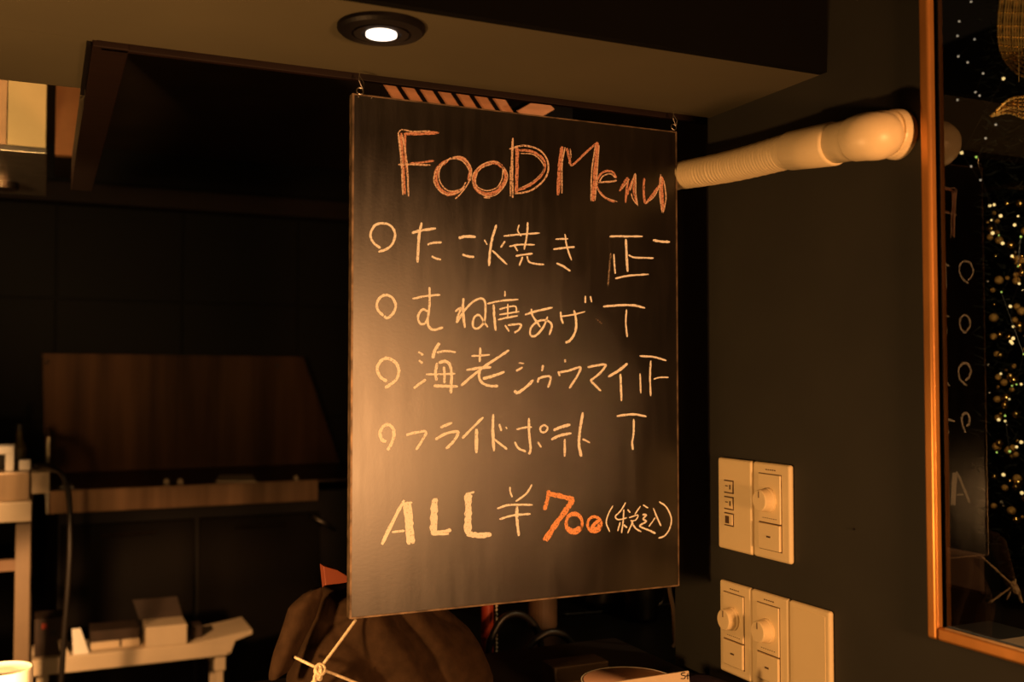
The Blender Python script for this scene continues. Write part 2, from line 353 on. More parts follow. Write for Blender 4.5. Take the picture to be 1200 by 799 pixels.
glyph(K,T4,[([(305,212),(395,208)],12),([(290,283),(370,272),(440,266)],14),([(372,175),(385,260),(418,360)],13),([(312,380),(360,402),(410,435)],15)])
glyph(TL,T4,[([(685,193),(760,190),(800,192),(918,192)],13),([(800,210),(805,320),(812,440)],18),([(818,322),(860,340),(930,342),(995,345)],12),([(716,315),(720,390),(726,455)],12),([(725,488),(820,468),(960,458)],13)])
glyph(TL,T4,[([(990,218),(1050,228),(1110,230)],16)])
glyph(Wc,T5,[([(175,270),(135,225),(135,165),(180,125),(235,140),(262,195),(245,250),(205,285),(180,272)],18)])
glyph(K,T5,[([(380,150),(470,132),(575,122)],15),([(500,68),(500,180),(488,300),(495,345),(530,368),(595,352)],17),([(490,240),(450,225),(420,270),(430,320),(465,325),(490,280)],15)])
glyph(K,T5,[([(738,145),(735,230),(748,355)],18),([(680,240),(720,215),(700,270),(690,320)],15),([(690,320),(740,240),(800,175),(860,148),(890,175),(892,260),(880,320),(835,360),(805,340),(815,280),(850,265),(880,310),(910,350)],15)])
glyph(K,T5,[([(1030,95),(1030,135)],10),([(905,185),(1000,165),(1125,155)],13),([(950,190),(955,280),(965,375)],18),([(990,225),(1050,208),(1105,205),(1110,250)],11),([(990,262),(1130,240)],12),([(980,298),(1050,282),(1120,270)],13),([(1050,185),(1050,280)],12),([(1030,335),(1060,380)],13),([(1050,335),(1140,330),(1125,370),(1095,388)],14)])
glyph(K,T6,[([(90,262),(180,235),(285,212)],15),([(135,220),(145,270),(200,350)],15),([(250,275),(220,350),(165,410),(130,405),(135,350),(190,305),(250,305),(280,340),(262,405)],15)])
glyph(K,T6,[([(342,240),(345,285),(360,325)],14),([(345,275),(430,262),(515,240)],11),([(435,230),(450,300),(445,380),(410,440),(375,460)],17),([(515,130),(515,180)],13),([(550,132),(560,175)],11)])
glyph(TL,T6,[([(640,205),(720,198),(850,196),(935,215)],15),([(805,225),(800,320),(810,420)],13)])
glyph(Wc,T7,[([(155,345),(100,305),(80,240),(110,185),(155,165),(215,190),(248,250),(235,320),(190,365),(140,395)],24)])
glyph(K,T7,[([(400,115),(440,140)],17),([(405,180),(435,205)],16),([(365,400),(410,365),(460,330)],19),([(565,45),(535,95),(512,165)],26),([(545,120),(620,108),(695,118)],16),([(460,290),(560,290),(690,285)],15),([(548,200),(535,280),(545,340)],22),([(560,200),(620,190),(655,240),(660,340),(655,440)],24),([(600,230),(605,280),(605,360)],20),([(520,380),(600,382),(710,385)],23)])
glyph(K,T7,[([(885,80),(880,195)],18),([(815,148),(960,138)],16),([(1110,100),(1030,155),(930,220),(850,280),(735,378)],20),([(775,258),(880,240),(970,235)],19),([(885,240),(875,310),(905,360),(960,380),(1025,382)],20),([(905,325),(980,305),(1075,270)],22)])
glyph(K,T8,[([(45,180),(85,185)],10),([(28,238),(75,212)],15),([(15,375),(40,390),(100,350),(150,300)],20)])
glyph(K,T8,[([(218,195),(210,240)],16),([(180,320),(190,290),(240,275),(270,280),(265,320),(252,355)],16)])
glyph(K,T8,[([(373,155),(373,178)],15),([(325,240),(335,275)],14),([(330,248),(400,235),(478,212),(460,270),(402,360)],16)])
glyph(K,T8,[([(530,212),(600,198),(658,195),(620,250),(548,308)],16),([(555,310),(625,378)],17)])
glyph(K,T8,[([(812,185),(750,235),(675,278)],20),([(762,258),(765,350),(770,450)],17)])
glyph(TL,T8,[([(897,132),(1000,140),(1085,165)],13),([(995,295),(1040,283),(1100,282)],10),([(900,255),(905,395)],12),([(975,165),(970,290),(975,415)],13)])
glyph(Wc,T9,[([(135,285),(105,270),(92,225),(110,180),(150,165),(185,195),(188,250),(170,300),(145,345)],22)])
glyph(K,T9,[([(275,238),(340,220),(415,215),(385,280),(345,342)],18)])
glyph(K,T9,[([(515,185),(600,150)],18),([(480,270),(550,230),(640,215),(610,280),(555,335)],20)])
glyph(K,T9,[([(818,112),(740,190),(670,262)],18),([(770,195),(770,365)],25)])
glyph(K,T9,[([(887,90),(885,230),(893,352)],20),([(885,260),(930,295),(985,338)],15),([(930,160),(945,210)],14),([(975,180),(985,195)],11)])
glyph(K,T10,[([(30,198),(90,185),(140,182)],13),([(118,118),(120,230),(130,330),(120,375)],17),([(18,285),(45,330),(98,355)],15),([(180,285),(205,325)],14),([(225,165),(200,185),(205,215),(235,215),(250,185),(225,165)],13)])
glyph(K,T10,[([(290,205),(350,180),(410,165)],20),([(275,270),(340,240),(418,225)],19),([(370,265),(370,390)],18)])
glyph(K,T10,[([(498,78),(478,200),(470,300),(487,390)],20),([(495,265),(548,292)],13)])
glyph(TL,T10,[([(735,105),(850,92),(945,108)],15),([(855,125),(855,220),(845,290),(850,342)],15)])
CL='chalk_letter'
glyph(CL,T11,[([(262,155),(200,270),(105,468)],24),([(268,170),(285,320),(295,468)],34),([(300,175),(310,320),(325,462)],30),([(175,380),(265,370)],16),([(270,175),(318,172)],14)])
glyph(CL,T11,[([(478,142),(472,250),(465,385)],50),([(448,380),(520,380),(592,365)],24),([(450,394),(575,392)],18)])
glyph(CL,T11,[([(712,105),(710,250),(710,395)],54),([(695,112),(755,98)],14),([(700,385),(780,400),(875,398)],32),([(700,400),(780,412),(840,412)],20)])
glyph('chalk_yen_sign',T11,[([(1005,62),(1008,100),(1022,135)],12),([(1160,45),(1120,110),(1045,165)],14),([(915,215),(1000,190),(1165,188)],15),([(930,290),(1030,262),(1150,252)],15),([(1055,200),(1055,300),(1068,408)],21)])
OR='chalk_orange'; dl='digit in orange chalk'
def ell(cx,cy,rx,ry,n=14,t=.2): return [(cx+rx*math.cos(2*math.pi*i/n+t),cy+ry*math.sin(2*math.pi*i/n+t)) for i in range(n+2)]
glyph('chalk_digit',T12,[([(155,95),(145,160),(120,250)],32),([(150,120),(230,138),(310,158),(350,165)],36),([(345,160),(300,235),(215,350),(130,490)],44),([(335,155),(290,240),(110,485)],26)],OR,dl)
glyph('chalk_digit',T12,[(ell(352,350,62,76),24),(ell(350,362,66,72),16),([(300,390),(340,415),(400,390)],38)],OR,dl)
glyph('chalk_digit',T12,[(ell(510,362,54,60),22),([(480,400),(520,350),(550,330)],28),([(480,390),(530,400),(555,360)],34)],OR,dl)
glyph('chalk_bracket',T12,[([(655,215),(620,280),(603,350),(630,420)],11)])
glyph(K,T12,[([(755,190),(720,250),(675,300),(700,325),(765,310)],11),([(740,245),(735,330),(722,430)],12),([(712,345),(692,415)],12),([(738,365),(765,388)],13),([(768,245),(790,270)],11),([(870,220),(825,285)],11),([(780,310),(850,290),(830,330),(790,332)],10),([(812,335),(770,432)],12),([(800,340),(830,390),(875,420)],13)])
glyph(K,T12,[([(890,210),(930,235)],11),([(885,285),(915,290),(890,320),(915,340),(865,375),(930,405),(988,432)],14),([(970,235),(1000,310),(1030,375)],13),([(985,310),(935,380)],11)])
glyph('chalk_bracket',T12,[([(1015,185),(1070,225),(1110,310),(1100,390),(1060,450),(1010,470)],12)])
glyph('chalk_smudge',T4,[([(695,310),(685,400),(675,540)],14)],'chalk_faint','faint half-wiped chalk mark')
glyph('chalk_smudge',T6,[([(590,290),(632,325)],9)],'chalk_faint','faint half-wiped chalk mark')

# ================================================================== downlight in the low ceiling
p = onZ(447, 31, SH); p = Vector((p.x, p.y, SH))
dl_ = thing('downlight', 'round black recessed downlight glowing in the low ceiling', 'light', p)
obj('trim_ring', lathe(NB(), [(.044, 0), (.044, -.004), (.041, -.007), (.030, -.008), (.028, -.006)], p, 'Z', 48), 'ring_black', dl_, smooth=False)
obj('baffle', lathe(NB(), [(.0275, -.0062), (.0275, -.0085), (.020, -.0085), (.0185, -.007)], p, 'Z', 40), 'ring_black', dl_)
q = p+Vector((0, 0, 0)); obj('lens', lathe(NB(), [(.0155, -.0065), (.0155, -.0098), (.012, -.0102)], p, 'Z', 32), 'lens', dl_)

# ================================================================== drain hose and pipe on the wall
HX = WX-.043
def hp(px, py, X=HX): return onX(px, py, X)
hs = thing('drain_pipe', 'cream corrugated hose joined to plastic elbow pipe on the green wall', 'pipe', hp(935, 178))
A0 = hp(770, 210); A1 = hp(795, 206); A2 = hp(860, 194); A3 = hp(936, 174)
path = smooth_pts([A0, A1, A2, A3], 60); rs = []
acc = 0; L = [0]
for a, b in zip(path, path[1:]): acc += (b-a).length; L.append(acc)
for i, l in enumerate(L):
    base = .0175+.0025*l/acc; rs.append(base + .0010*math.sin(l/.0032*2*math.pi))
obj('corrugated_hose', tube(NB(), path, rs, 28), 'hose', hs, smooth=True)
B0 = hp(926, 177); B1 = hp(980, 168)
d = (B1-B0)
obj('sleeve', tube(NB(), [B0, B0+d*.04, B0+d*.5, B0+d*.95, B1], [.0195, .0222, .0232, .0238, .0225], 32), 'hose', hs, smooth=True)
E0 = hp(968, 170); E1 = hp(1016, 160)
obj('straight_pipe', tube(NB(), [E0, E0+(E1-E0)*.7, E1], [.0218, .0222, .0225], 32), 'hose', hs, smooth=True)
E2 = E1+Vector((.010, -.012, -.003)); E3 = onX(1053, 158, WX)
el = smooth_pts([hp(1002, 163), E1, E1+Vector((.006, -.010, -.001)), Vector((WX-.022, E3.y+.002, E3.z)), Vector((WX, E3.y, E3.z))], 8)
obj('elbow', tube(NB(), el, [.0235+.0015*math.sin(min(1, i/len(el)*1.6)*math.pi) for i in range(len(el))], 32), 'hose', hs, smooth=True)
obj('wall_flange', lathe(NB(), [(.0265, 0), (.0265, -.005), (.0255, -.012), (.0245, -.014)], (WX, E3.y, E3.z), 'X', 36), 'hose', hs, smooth=False)

# ================================================================== switch plates on the green wall
def plate(name, label, y1, y0, zc, cat='switch', proud=.007, h=.118, group=None):
    t = thing(name, label, cat, (WX, (y0+y1)/2, zc-h/2), group)
    obj('cover_plate', BX((WX-proud, y0+.0004, zc-h/2), (WX, y1-.0004, zc+h/2)), 'plastic', t, bevel=.0035, seg=4)
    return t
def dimmer(t, y1, y0, zc, proud=.007):
    yc = (y0+y1)/2+.001; x = WX-proud
    obj('inner_frame', BX((x-.0005, yc-.0215, zc-.0475), (x+.001, yc+.0215, zc+.046)), 'plastic_dark', t)
    obj('dial_panel', BX((x-.0022, yc-.0208, zc-.0135), (x+.001, yc+.0208, zc+.0452)), 'plastic', t, bevel=.0008)
    kb = obj('dimmer_knob', lathe(NB(), [(.0150, 0), (.0150, -.003), (.0140, -.004), (.0132, -.0135), (.0120, -.0148)], (x-.002, yc+.001, zc+.014), 'X', 36), 'plastic', t)
    obj('pointer_mark', BX((x-.0173, yc+.0003, zc+.0175), (x-.0166, yc+.0017, zc+.0255)), 'plastic_dark', kb)
    obj('rocker', BX((x-.0034, yc-.0205, zc-.0465), (x+.001, yc+.0205, zc-.0150)), 'plastic', t, bevel=.001)
    obj('rocker_mark', BX((x-.0040, yc-.0035, zc-.0315), (x-.0033, yc+.0035, zc-.0295)), 'plastic_dark', t)
    bm = NB()
    for i in range(5): box(bm, (x-.0005, yc-.010+i*.0040, zc+.0500), (x+.0005, yc-.0078+i*.0040, zc+.0513))
    for i in range(7): box(bm, (x-.0027, yc-.014+i*.0040, zc-.0085), (x-.002, yc-.0122+i*.0040, zc-.0078))
    obj('printed_marks', bm, 'plastic_dark', t)['kind'] = 'stuff'
zc1 = 1.25-.164; zc2 = 1.25-.3235
YA, YB, YC = 1.1186, 1.047, .976
t = plate('outlet_plate', 'cream wall plate with three small stacked socket modules', YA, YB, zc1, 'outlet', .0085)
for k, dz in enumerate((.0225, .0015, -.0195)):
    yc = YB+.046
    f = obj('socket_module', BX((WX-.0095, yc-.0095, zc1+dz-.0085), (WX-.0080, yc+.0095, zc1+dz+.0085)), 'plastic_dark', t)
    obj('module_face', BX((WX-.0105, yc-.0085, zc1+dz-.0068), (WX-.0090, yc+.0085, zc1+dz+.0072)), 'plastic', f, bevel=.0006)
    if k < 2:
        obj('slot', BX((WX-.0109, yc-.0055, zc1+dz-.003), (WX-.0104, yc-.0030, zc1+dz+.003)), 'plastic_dark', f)
        obj('slot', BX((WX-.0109, yc+.0005, zc1+dz+.0005), (WX-.0104, yc+.0055, zc1+dz+.0018)), 'plastic_dark', f)
    else:
        obj('slot', BX((WX-.0109, yc-.002, zc1+dz-.005), (WX-.0104, yc+.006, zc1+dz+.0045)), 'plastic_dark', f)
t = plate('dimmer_switch', 'cream dimmer switch with round knob in the upper pair of plates', YB, YC, zc1); dimmer(t, YB, YC, zc1)
t = plate('dimmer_switch', 'cream dimmer switch at left end of the lower row of plates', YA, 1.0525, zc2); dimmer(t, YA, 1.0525, zc2)
t = plate('dimmer_switch', 'cream dimmer switch in the middle of the lower row of plates', 1.0525, .981, zc2); dimmer(t, 1.0525, .981, zc2)
t = plate('blank_plate', 'plain blank cream wall plate at right end of the lower row', .981, .910, zc2, 'wall plate')
obj('screw_cover', BX((WX-.0074, .918, zc2-.052), (WX-.0069, .973, zc2+.052)), 'plastic', t, bevel=.0002)
M['nail'] = M['black']
p = onX(1001, 620, WX); tag(obj('nail', lathe(NB(), [(.0014, 0), (.0014, -.0015), (.0008, -.002)], (WX, p.y, p.z), 'X', 10), 'black'), 'tiny dark nail in the green wall right of the upper switches', 'nail')

# ================================================================== louvred panel seen above the board
LY = 1.48
lv = thing('louvre_panel', 'reddish slatted panel showing between chalkboard top and header', 'louvre', onY(540, 160, LY))
for i in range(7):
    x = 454+i*21.8; yy = 100+(i)*3.3
    poly = [onY(x-14, yy-18, LY), onY(x-2.5, yy-18, LY), onY(x+30, yy+32, LY), onY(x+18.5, yy+32, LY)]
    obj('slat', prism(NB(), poly, (0, .006, 0)), 'slat', lv)
a = onY(446, 84, LY+.008); b = onY(720, 185, LY+.008)
obj('backing', BX((a.x, LY+.007, b.z-.02), (b.x-.08, LY+.012, a.z+.03)), 'tile', lv)
poly = [onY(606, 130, LY-.02), onY(622, 121, LY-.02), onY(644, 122, LY-.02), onY(650, 128, LY-.02), onY(636, 136, LY-.02), onY(618, 140, LY-.02)]
obj('torn_strip', prism(NB(), poly, (0, .003, .001)), 'slat', lv)
obj('hanging_strap', BX((.52, LY+.012, 1.60), (.54, LY+.016, 2.25)), 'black', lv)

# ================================================================== bar counter and what stands on it
CZ = 1.25-.405
ct = thing('bar_counter', 'dark bar counter along the bottom under the chalkboard', 'counter', (.0, 1.0, 0))
obj('worktop', BX((-1.6, .55, CZ-.035), (WX, 1.40, CZ)), 'dark', ct, bevel=.003)
obj('front_panel', BX((-1.6, 1.30, 0), (WX, 1.34, CZ-.035)), 'dark', ct)
# bowl
bc = onZ(737, 800, CZ+.035)
bw = thing('bowl', 'shallow white ceramic bowl with pinkish inside on the counter below the board', 'bowl', (bc.x, bc.y, CZ))
obj('body', lathe(NB(), [(.024, 0), (.026, .004), (.040, .016), (.056, .034), (.058, .0385), (.056, .0385), (.050, .031), (.036, .015), (.02, .009)], (bc.x, bc.y, CZ), 'Z', 48), 'white', bw, smooth=True)
obj('glaze', lathe(NB(), [(.0565, .0383), (.052, .0335), (.037, .0175), (.02, .0105)], (bc.x, bc.y, CZ), 'Z', 48), mat('pink_glaze', (.75, .42, .28), .4, nz=.1, scale=8), bw, smooth=True)
# card leaning on the bowl
c0 = onY(752, 806, bc.y-.055); c1 = onY(806, 786, bc.y-.055)
cdm = thing('menu_card', 'cream paper card with dark lettering leaning against the white bowl', 'card', (c0.x, c0.y, CZ))
pa = onY(722, 799, 1.02); pb = onY(807, 786, 1.02); pc = onY(810, 812, 1.02); pd_ = onY(726, 825, 1.02)
pc.z = max(pc.z, CZ); pd_.z = CZ
obj('paper', prism(NB(), [pa, pb, Vector((pb.x+.002, 1.015, CZ)), Vector((pa.x, 1.015, CZ))], (0, .002, 0)), 'cream', cdm)
def strokes_on(parent, Y, sts, w, m, name):
    bm = NB()
    for s in sts: tube(bm, smooth_pts([onY(a, b, Y) for a, b in s], 4), w, 5)
    obj(name, bm, m, parent)
strokes_on(cdm, 1.0190, [[(803, 788), (799, 789), (799, 791), (803, 792), (802, 795), (798, 795)], [(806, 789), (806, 796)], [(804, 792), (808, 791)]], .0006, 'black', 'lettering')
# small dull box behind
p0 = onY(651, 790, 1.18); p1 = onY(714, 772, 1.18)
bx_ = thing('small_box', 'small dull tan box with pale side, left of the bowl', 'box', (p0.x, 1.18, CZ))
obj('carton', BX((p0.x, 1.18, CZ), (p1.x, 1.22, CZ+.034)), 'dull', bx_, bevel=.002)
obj('label_strip', BX((p0.x+.004, 1.178, CZ+.002), (p1.x+.0, 1.18, CZ+.014)), 'brown', bx_)
# purple cloth folded by the wall
bm = NB(); n = 14
vs = [[bm.verts.new((.712+.10*i/n, .98+.17*j/n, CZ+.006+.004*math.sin(i*.5+j*.2)+.004*(i/n))) for j in range(n+1)] for i in range(n+1)]
for i in range(n):
    for j in range(n): bm.faces.new((vs[i][j], vs[i+1][j], vs[i+1][j+1], vs[i][j+1]))
r = bmesh.ops.extrude_face_region(bm, geom=bm.faces[:])
for e in r['geom']:
    if isinstance(e, bmesh.types.BMVert): e.co.z = CZ
tag(obj('folded_cloth', bm, 'purple', smooth=True), 'dark purple folded cloth on the counter against the green wall', 'cloth')
# white cup at the left edge
wc = onZ(2, 790, CZ+.045)
cu = Vector((onY(2, 783, 1.12).x, 1.12, CZ))
wtop = onY(2, 783, 1.12).z
tag(obj('cup', lathe(NB(), [(.026, 0), (.027, .002), (.028, wtop-CZ-.001), (.0275, wtop-CZ), (.026, wtop-CZ), (.0255, wtop-CZ-.0015), (.01, wtop-CZ-.0015)], cu, 'Z', 40), 'white', smooth=True, bevel=0), 'white cup with flat lid at the lower left edge', 'cup')

# ---- cloth bundle tied with string
def px_w(px, py, Y): return onY(px, py, Y)
bu = thing('cloth_bundle', 'dark brown cloth bundle tied with pale string under the chalkboard', 'bundle', (.36, 1.25, CZ))
secs = [(687, 386, 440, 1.215, .018), (690, 380, 462, 1.215, .028), (700, 374, 485, 1.21, .040), (716, 367, 512, 1.21, .052), (735, 360, 530, 1.21, .060),
        (755, 353, 545, 1.21, .066), (775, 346, 556, 1.21, .070), (797, 338, 564, 1.21, .073), (822, 336, 572, 1.21, .074)]
bm = NB(); rings = []; n = 96; SS = []
for i in range(len(secs)-1):
    for k in range(5): SS.append(tuple(a+(b-a)*k/5 for a, b in zip(secs[i], secs[i+1])))
SS.append(secs[-1])
for j, (py, xa, xb, Y, dp) in enumerate(SS):
    a = onY(xa, py, Y); b = onY(xb, py, Y); c = (a+b)/2; rx = (b.x-a.x)/2; z = max(a.z, CZ+.0005) if py < 815 else CZ+.0002
    ring = []
    for k in range(n):
        th = 2*math.pi*k/n; cs, sn = math.cos(th), math.sin(th)
        ex = math.copysign(abs(cs)**.85, cs); ey = math.copysign(abs(sn)**.8, sn)
        u = ex*rx; 
        q = Vector((u*14, j*.16, 0)); ph = (u*.95+(CZ-z)*-.62)*34+2.6*noise.noise(Vector((u*8, z*8, 3))); fold = .026*abs(math.sin(ph))**.7*(1 if ey < 0 else .4)-.010
        fold += .008*noise.noise(Vector((u*22, (z)*22, 7)))
        fade = min(1, j/8)
        ring.append(bm.verts.new((c.x+u*(1+.0*fold), Y+ey*dp - max(0, -ey)*fold*fade, z+.004*noise.noise(Vector((u*30, 0, j*.1)))*(j < 30))))
    rings.append(ring)
for a, b in zip(rings, rings[1:]):
    for k in range(n): bm.faces.new((a[k], a[(k+1) % n], b[(k+1) % n], b[k]))
bm.faces.new(rings[0][::-1]); bm.faces.new(rings[-1])
obj('wrapped_cloth', bm, 'cloth', bu, smooth=True)
# flap on the left: a thick folded edge
RY = 1.16
cen = [onY(366, 692, RY), onY(358, 705, RY), onY(350, 730, RY), onY(338, 758, RY), onY(330, 781, RY), onY(326, 792, RY)]
wid = [.010, .019, .019, .0165, .0135, .010]
bm = NB(); rings = []; pts = smooth_pts(cen, 5); m_ = len(pts)
for i, p in enumerate(pts):
    f = i/(m_-1)*(len(wid)-1); k0 = min(int(f), len(wid)-2); wv = wid[k0]+(wid[k0+1]-wid[k0])*(f-k0)
    ring = []
    for k in range(24):
        th = 2*math.pi*k/24
        ring.append(bm.verts.new(p+Vector((math.cos(th)*wv, math.sin(th)*wv*.7-.002*math.cos(3*th), math.cos(th)*wv*.35))))
    rings.append(ring)
for a, b in zip(rings, rings[1:]):
    for k in range(24): bm.faces.new((a[k], a[(k+1) % 24], b[(k+1) % 24], b[k]))
bm.faces.new(rings[0][::-1]); bm.faces.new(rings[-1])
obj('folded_flap', bm, 'cloth', bu, smooth=True)
SY = 1.128
sp = lambda *a: [onY(x, y, SY+dy) for x, y, dy in a]
obj('string', tube(NB(), smooth_pts(sp((417, 726, .012), (404, 744, .006), (390, 763, .0), (376, 782, -.005), (372, 792, 0), (366, 806, .01)), 6), .0017, 8), 'rope', bu, smooth=True)
obj('string', tube(NB(), smooth_pts(sp((346, 770, .02), (360, 777, .0), (376, 784, -.005), (395, 791, -.004), (420, 801, 0)), 6), .0017, 8), 'rope', bu, smooth=True)
kn = NB()
kp = onY(375, 784, SY-.007)
for q, ph in ((.0032, 0), (.0030, 1.2), (.0026, 2.3)):
    tube(kn, [kp+Vector((math.cos(t)*.005*math.cos(ph)-.001*ph, math.sin(t)*.003-.001, math.cos(t)*.004*math.sin(ph)+math.sin(t)*.005-.002*ph)) for t in [i*math.pi/8 for i in range(17)]], .0018, 7)
tube(kn, smooth_pts([kp, kp+Vector((-.004, -.002, -.008)), kp+Vector((-.010, -.002, -.016)), kp+Vector((-.016, -.001, -.026))], 4), .0026, 8)
tube(kn, smooth_pts([kp, kp+Vector((-.007, -.004, -.006)), kp+Vector((-.006, -.005, -.018))], 4), .0016, 8)
obj('knot', kn, 'rope', bu, smooth=True)

# orange-red packet behind the bundle
pk = thing('red_packet', 'orange-red packet showing behind the bundle at the board corner', 'packet', onY(395, 720, 1.32))
poly = [onY(379, 663, 1.32), onY(396, 668, 1.32), onY(414, 679, 1.32), onY(420, 712, 1.32), onY(384, 712, 1.32)]
for q in poly[2:]: pass
obj('wrapper', prism(NB(), poly, (.0, .02, 0)), 'orange_red', pk, bevel=.001)
obj('lower_body', BX((poly[4].x, 1.322, CZ), (poly[3].x, 1.345, poly[4].z+.004)), 'orange_red', pk)

# ================================================================== back shelf with bottles and hoses under the board
BSZ = .78
bs = thing('back_shelf', 'black shelf behind the bar under the chalkboard', 'shelf', (.6, 1.7, 0))
obj('shelf_top', BX((.52, 1.46, BSZ-.02), (1.30, 2.0, BSZ)), 'black', bs)
for x in (.55, 1.26):
    for y in (1.49, 1.97): obj('leg', BX((x-.012, y-.012, 0), (x+.012, y+.012, BSZ-.02)), 'black', bs)
def stand(name, label, cat, px0, px1, pyt, Y, m, prof=None, bevel=.002):
    a = onY(px0, pyt, Y); b = onY(px1, pyt, Y); r = (b.x-a.x)/2; c = Vector(((a.x+b.x)/2, Y, BSZ)); h = a.z-BSZ
    if prof: bmx = lathe(NB(), [(r*q, h*s) for q, s in prof], c, 'Z', 24)
    else: bmx = BX((a.x, Y-r, BSZ), (b.x, Y+r, a.z))
    return tag(obj(name, bmx, m, smooth=bool(prof), bevel=0 if prof else bevel), label, cat)
bot = [(.6, 0), (1, .03), (1, .55), (.85, .66), (.38, .78), (.38, .97), (.30, 1)]
t = thing('sauce_bottle', 'slim red bottle standing under the board beside a pale chain', 'bottle', (onY(571, 760, 1.62).x, 1.62, BSZ))
a = onY(564, 760, 1.62); b = onY(578, 760, 1.62); r = (b.x-a.x)/2
obj('body', lathe(NB(), [(r*.8, 0), (r, .004), (r, .115), (r*.75, .13), (r*.7, .15)], ((a.x+b.x)/2, 1.62, BSZ), 'Z', 24), 'red', t, smooth=True)
obj('cap', lathe(NB(), [(r*.75, .15), (r*.75, .17), (r*.4, .175)], ((a.x+b.x)/2, 1.62, BSZ), 'Z', 24), 'black', t)
# bead chain
chn = thing('bead_chain', 'pale bead chain hanging down beside the red bottle', 'chain', onY(582, 765, 1.6))
ptop = onY(581, 560, 1.6); pbot = onY(582, 768, 1.6); bm = NB(); nn = 44
for i in range(nn):
    p = ptop.lerp(pbot, i/(nn-1)); bmesh.ops.create_icosphere(bm, subdivisions=1, radius=.0026, matrix=Matrix.Translation(p))
bd = obj('beads', bm, 'cream', chn); bd['kind'] = 'stuff'
obj('cord', tube(NB(), [ptop+Vector((0, 0, .72)), ptop, pbot], .0008, 6), 'cream', chn)
t = thing('canister', 'tall brown canister standing under the middle of the board', 'canister', (onY(636, 760, 1.75).x, 1.75, BSZ))
a = onY(620, 760, 1.75); b = onY(651, 760, 1.75); r = (b.x-a.x)/2
obj('body', lathe(NB(), [(r*.95, 0), (r, .004), (r, .19), (r*.95, .195)], ((a.x+b.x)/2, 1.75, BSZ), 'Z', 28), 'brown', t, smooth=False)
obj('lid', lathe(NB(), [(r*1.04, .195), (r*1.04, .215), (r*.9, .22)], ((a.x+b.x)/2, 1.75, BSZ), 'Z', 28), 'tan', t)
def hose_loop(label, pts, Y, r, m='rubber', nm='rubber_hose', cat='hose'):
    P = [onY(x, y, Y) for x, y in pts]
    for q in P: q.z = max(q.z, BSZ+r)
    return tag(obj(nm, tube(NB(), smooth_pts(P, 8), r, 10), m, smooth=True), label, cat)
hose_loop('dark hose arching low beside the red bottle', [(572, 790), (575, 750), (590, 724), (610, 720), (628, 735), (636, 775), (640, 800)], 1.56, .006)
hose_loop('dark hose arching in front of the brown canister', [(610, 800), (618, 760), (640, 742), (660, 744), (680, 765), (686, 800)], 1.50, .006)
hose_loop('thin cable crossing low behind the hoses', [(660, 720), (700, 735), (745, 742), (790, 735)], 1.80, .003, nm='cable', cat='cable')
tag(obj('coffee_grinder', lathe(NB(), [(.045, 0), (.047, .02), (.036, .05), (.036, .12), (.055, .16), (.057, .20), (.03, .22), (.012, .235)], (onY(712, 760, 1.84).x, 1.84, BSZ), 'Z', 28), 'rubber', smooth=True), 'black machine standing behind the hoses under the right half of the board', 'machine')
t = thing('espresso_jug', 'small dark steel jug beside the copper cable', 'jug', (onY(752, 760, 1.72).x, 1.72, BSZ))
cx = onY(752, 760, 1.72).x
obj('body', lathe(NB(), [(.030, 0), (.034, .01), (.032, .06), (.024, .085), (.028, .10), (.026, .10)], (cx, 1.72, BSZ), 'Z', 28), 'dim_steel', t, smooth=True)
obj('handle', tube(NB(), smooth_pts([(cx+.028, 1.72, BSZ+.085), (cx+.050, 1.72, BSZ+.075), (cx+.050, 1.72, BSZ+.035), (cx+.032, 1.72, BSZ+.02)], 6), .003, 8), 'dim_steel', t, smooth=True)
P = [onY(783, 620, 1.30), onY(784, 684, 1.30), onY(789, 715, 1.30), onY(790, 750, 1.30), onY(788, 792, 1.30)]; P[-1].z = CZ+.003
tag(obj('copper_cable', tube(NB(), smooth_pts(P, 8), .0032, 10), 'brown', smooth=True), 'copper-brown cable hanging straight down below the board corner', 'cable')

# ================================================================== kitchen beyond
# extractor hood top left
HY = 2.15
a = onY(54, 181, HY); b = onY(-150, 176, HY)
hd = thing('extractor_hood', 'brass-lit stainless extractor hood at the upper left', 'hood', (a.x, HY, a.z))
obj('front_panel', BX((b.x, HY, a.z+.01), (a.x, HY+.012, 2.25)), 'hood_steel', hd, bevel=.002)
obj('bottom_lip', BX((b.x, HY-.004, a.z), (a.x+.002, HY+.5, a.z+.012)), 'steel', hd, bevel=.002)
obj('side_panel', BX((a.x-.010, HY+.012, a.z+.01), (a.x, HY+.5, 2.25)), 'hood_steel', hd)
c = onY(8, 120, HY)
obj('seam_strip', BX((b.x+.1, HY-.003, a.z+.012), (c.x, HY, 2.2)), 'tan', hd)
a2 = onY(59, 180, 2.6); b2 = onY(100, 90, 2.6)
cb = thing('wall_cupboard', 'orange-lit narrow cupboard side beside the extractor hood', 'cupboard', (a2.x, 2.6, a2.z))
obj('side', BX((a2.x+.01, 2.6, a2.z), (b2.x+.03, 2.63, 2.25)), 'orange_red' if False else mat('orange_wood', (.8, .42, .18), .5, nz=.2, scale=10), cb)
obj('back', BX((a2.x+.01, 2.63, a2.z), (b2.x+.03, 2.9, 2.25)), 'dark', cb)
dk = thing('duct_pipe', 'dim metal duct just below the extractor hood at the left edge', 'duct', onY(8, 225, 2.5))
dz0 = onY(8, 222, 2.5); obj('tube', lathe(NB(), [(.03, 0), (.03, .035)], (onY(4, 222, 2.5).x, 2.5, dz0.z), 'Z', 24), 'dim_steel', dk, smooth=False)

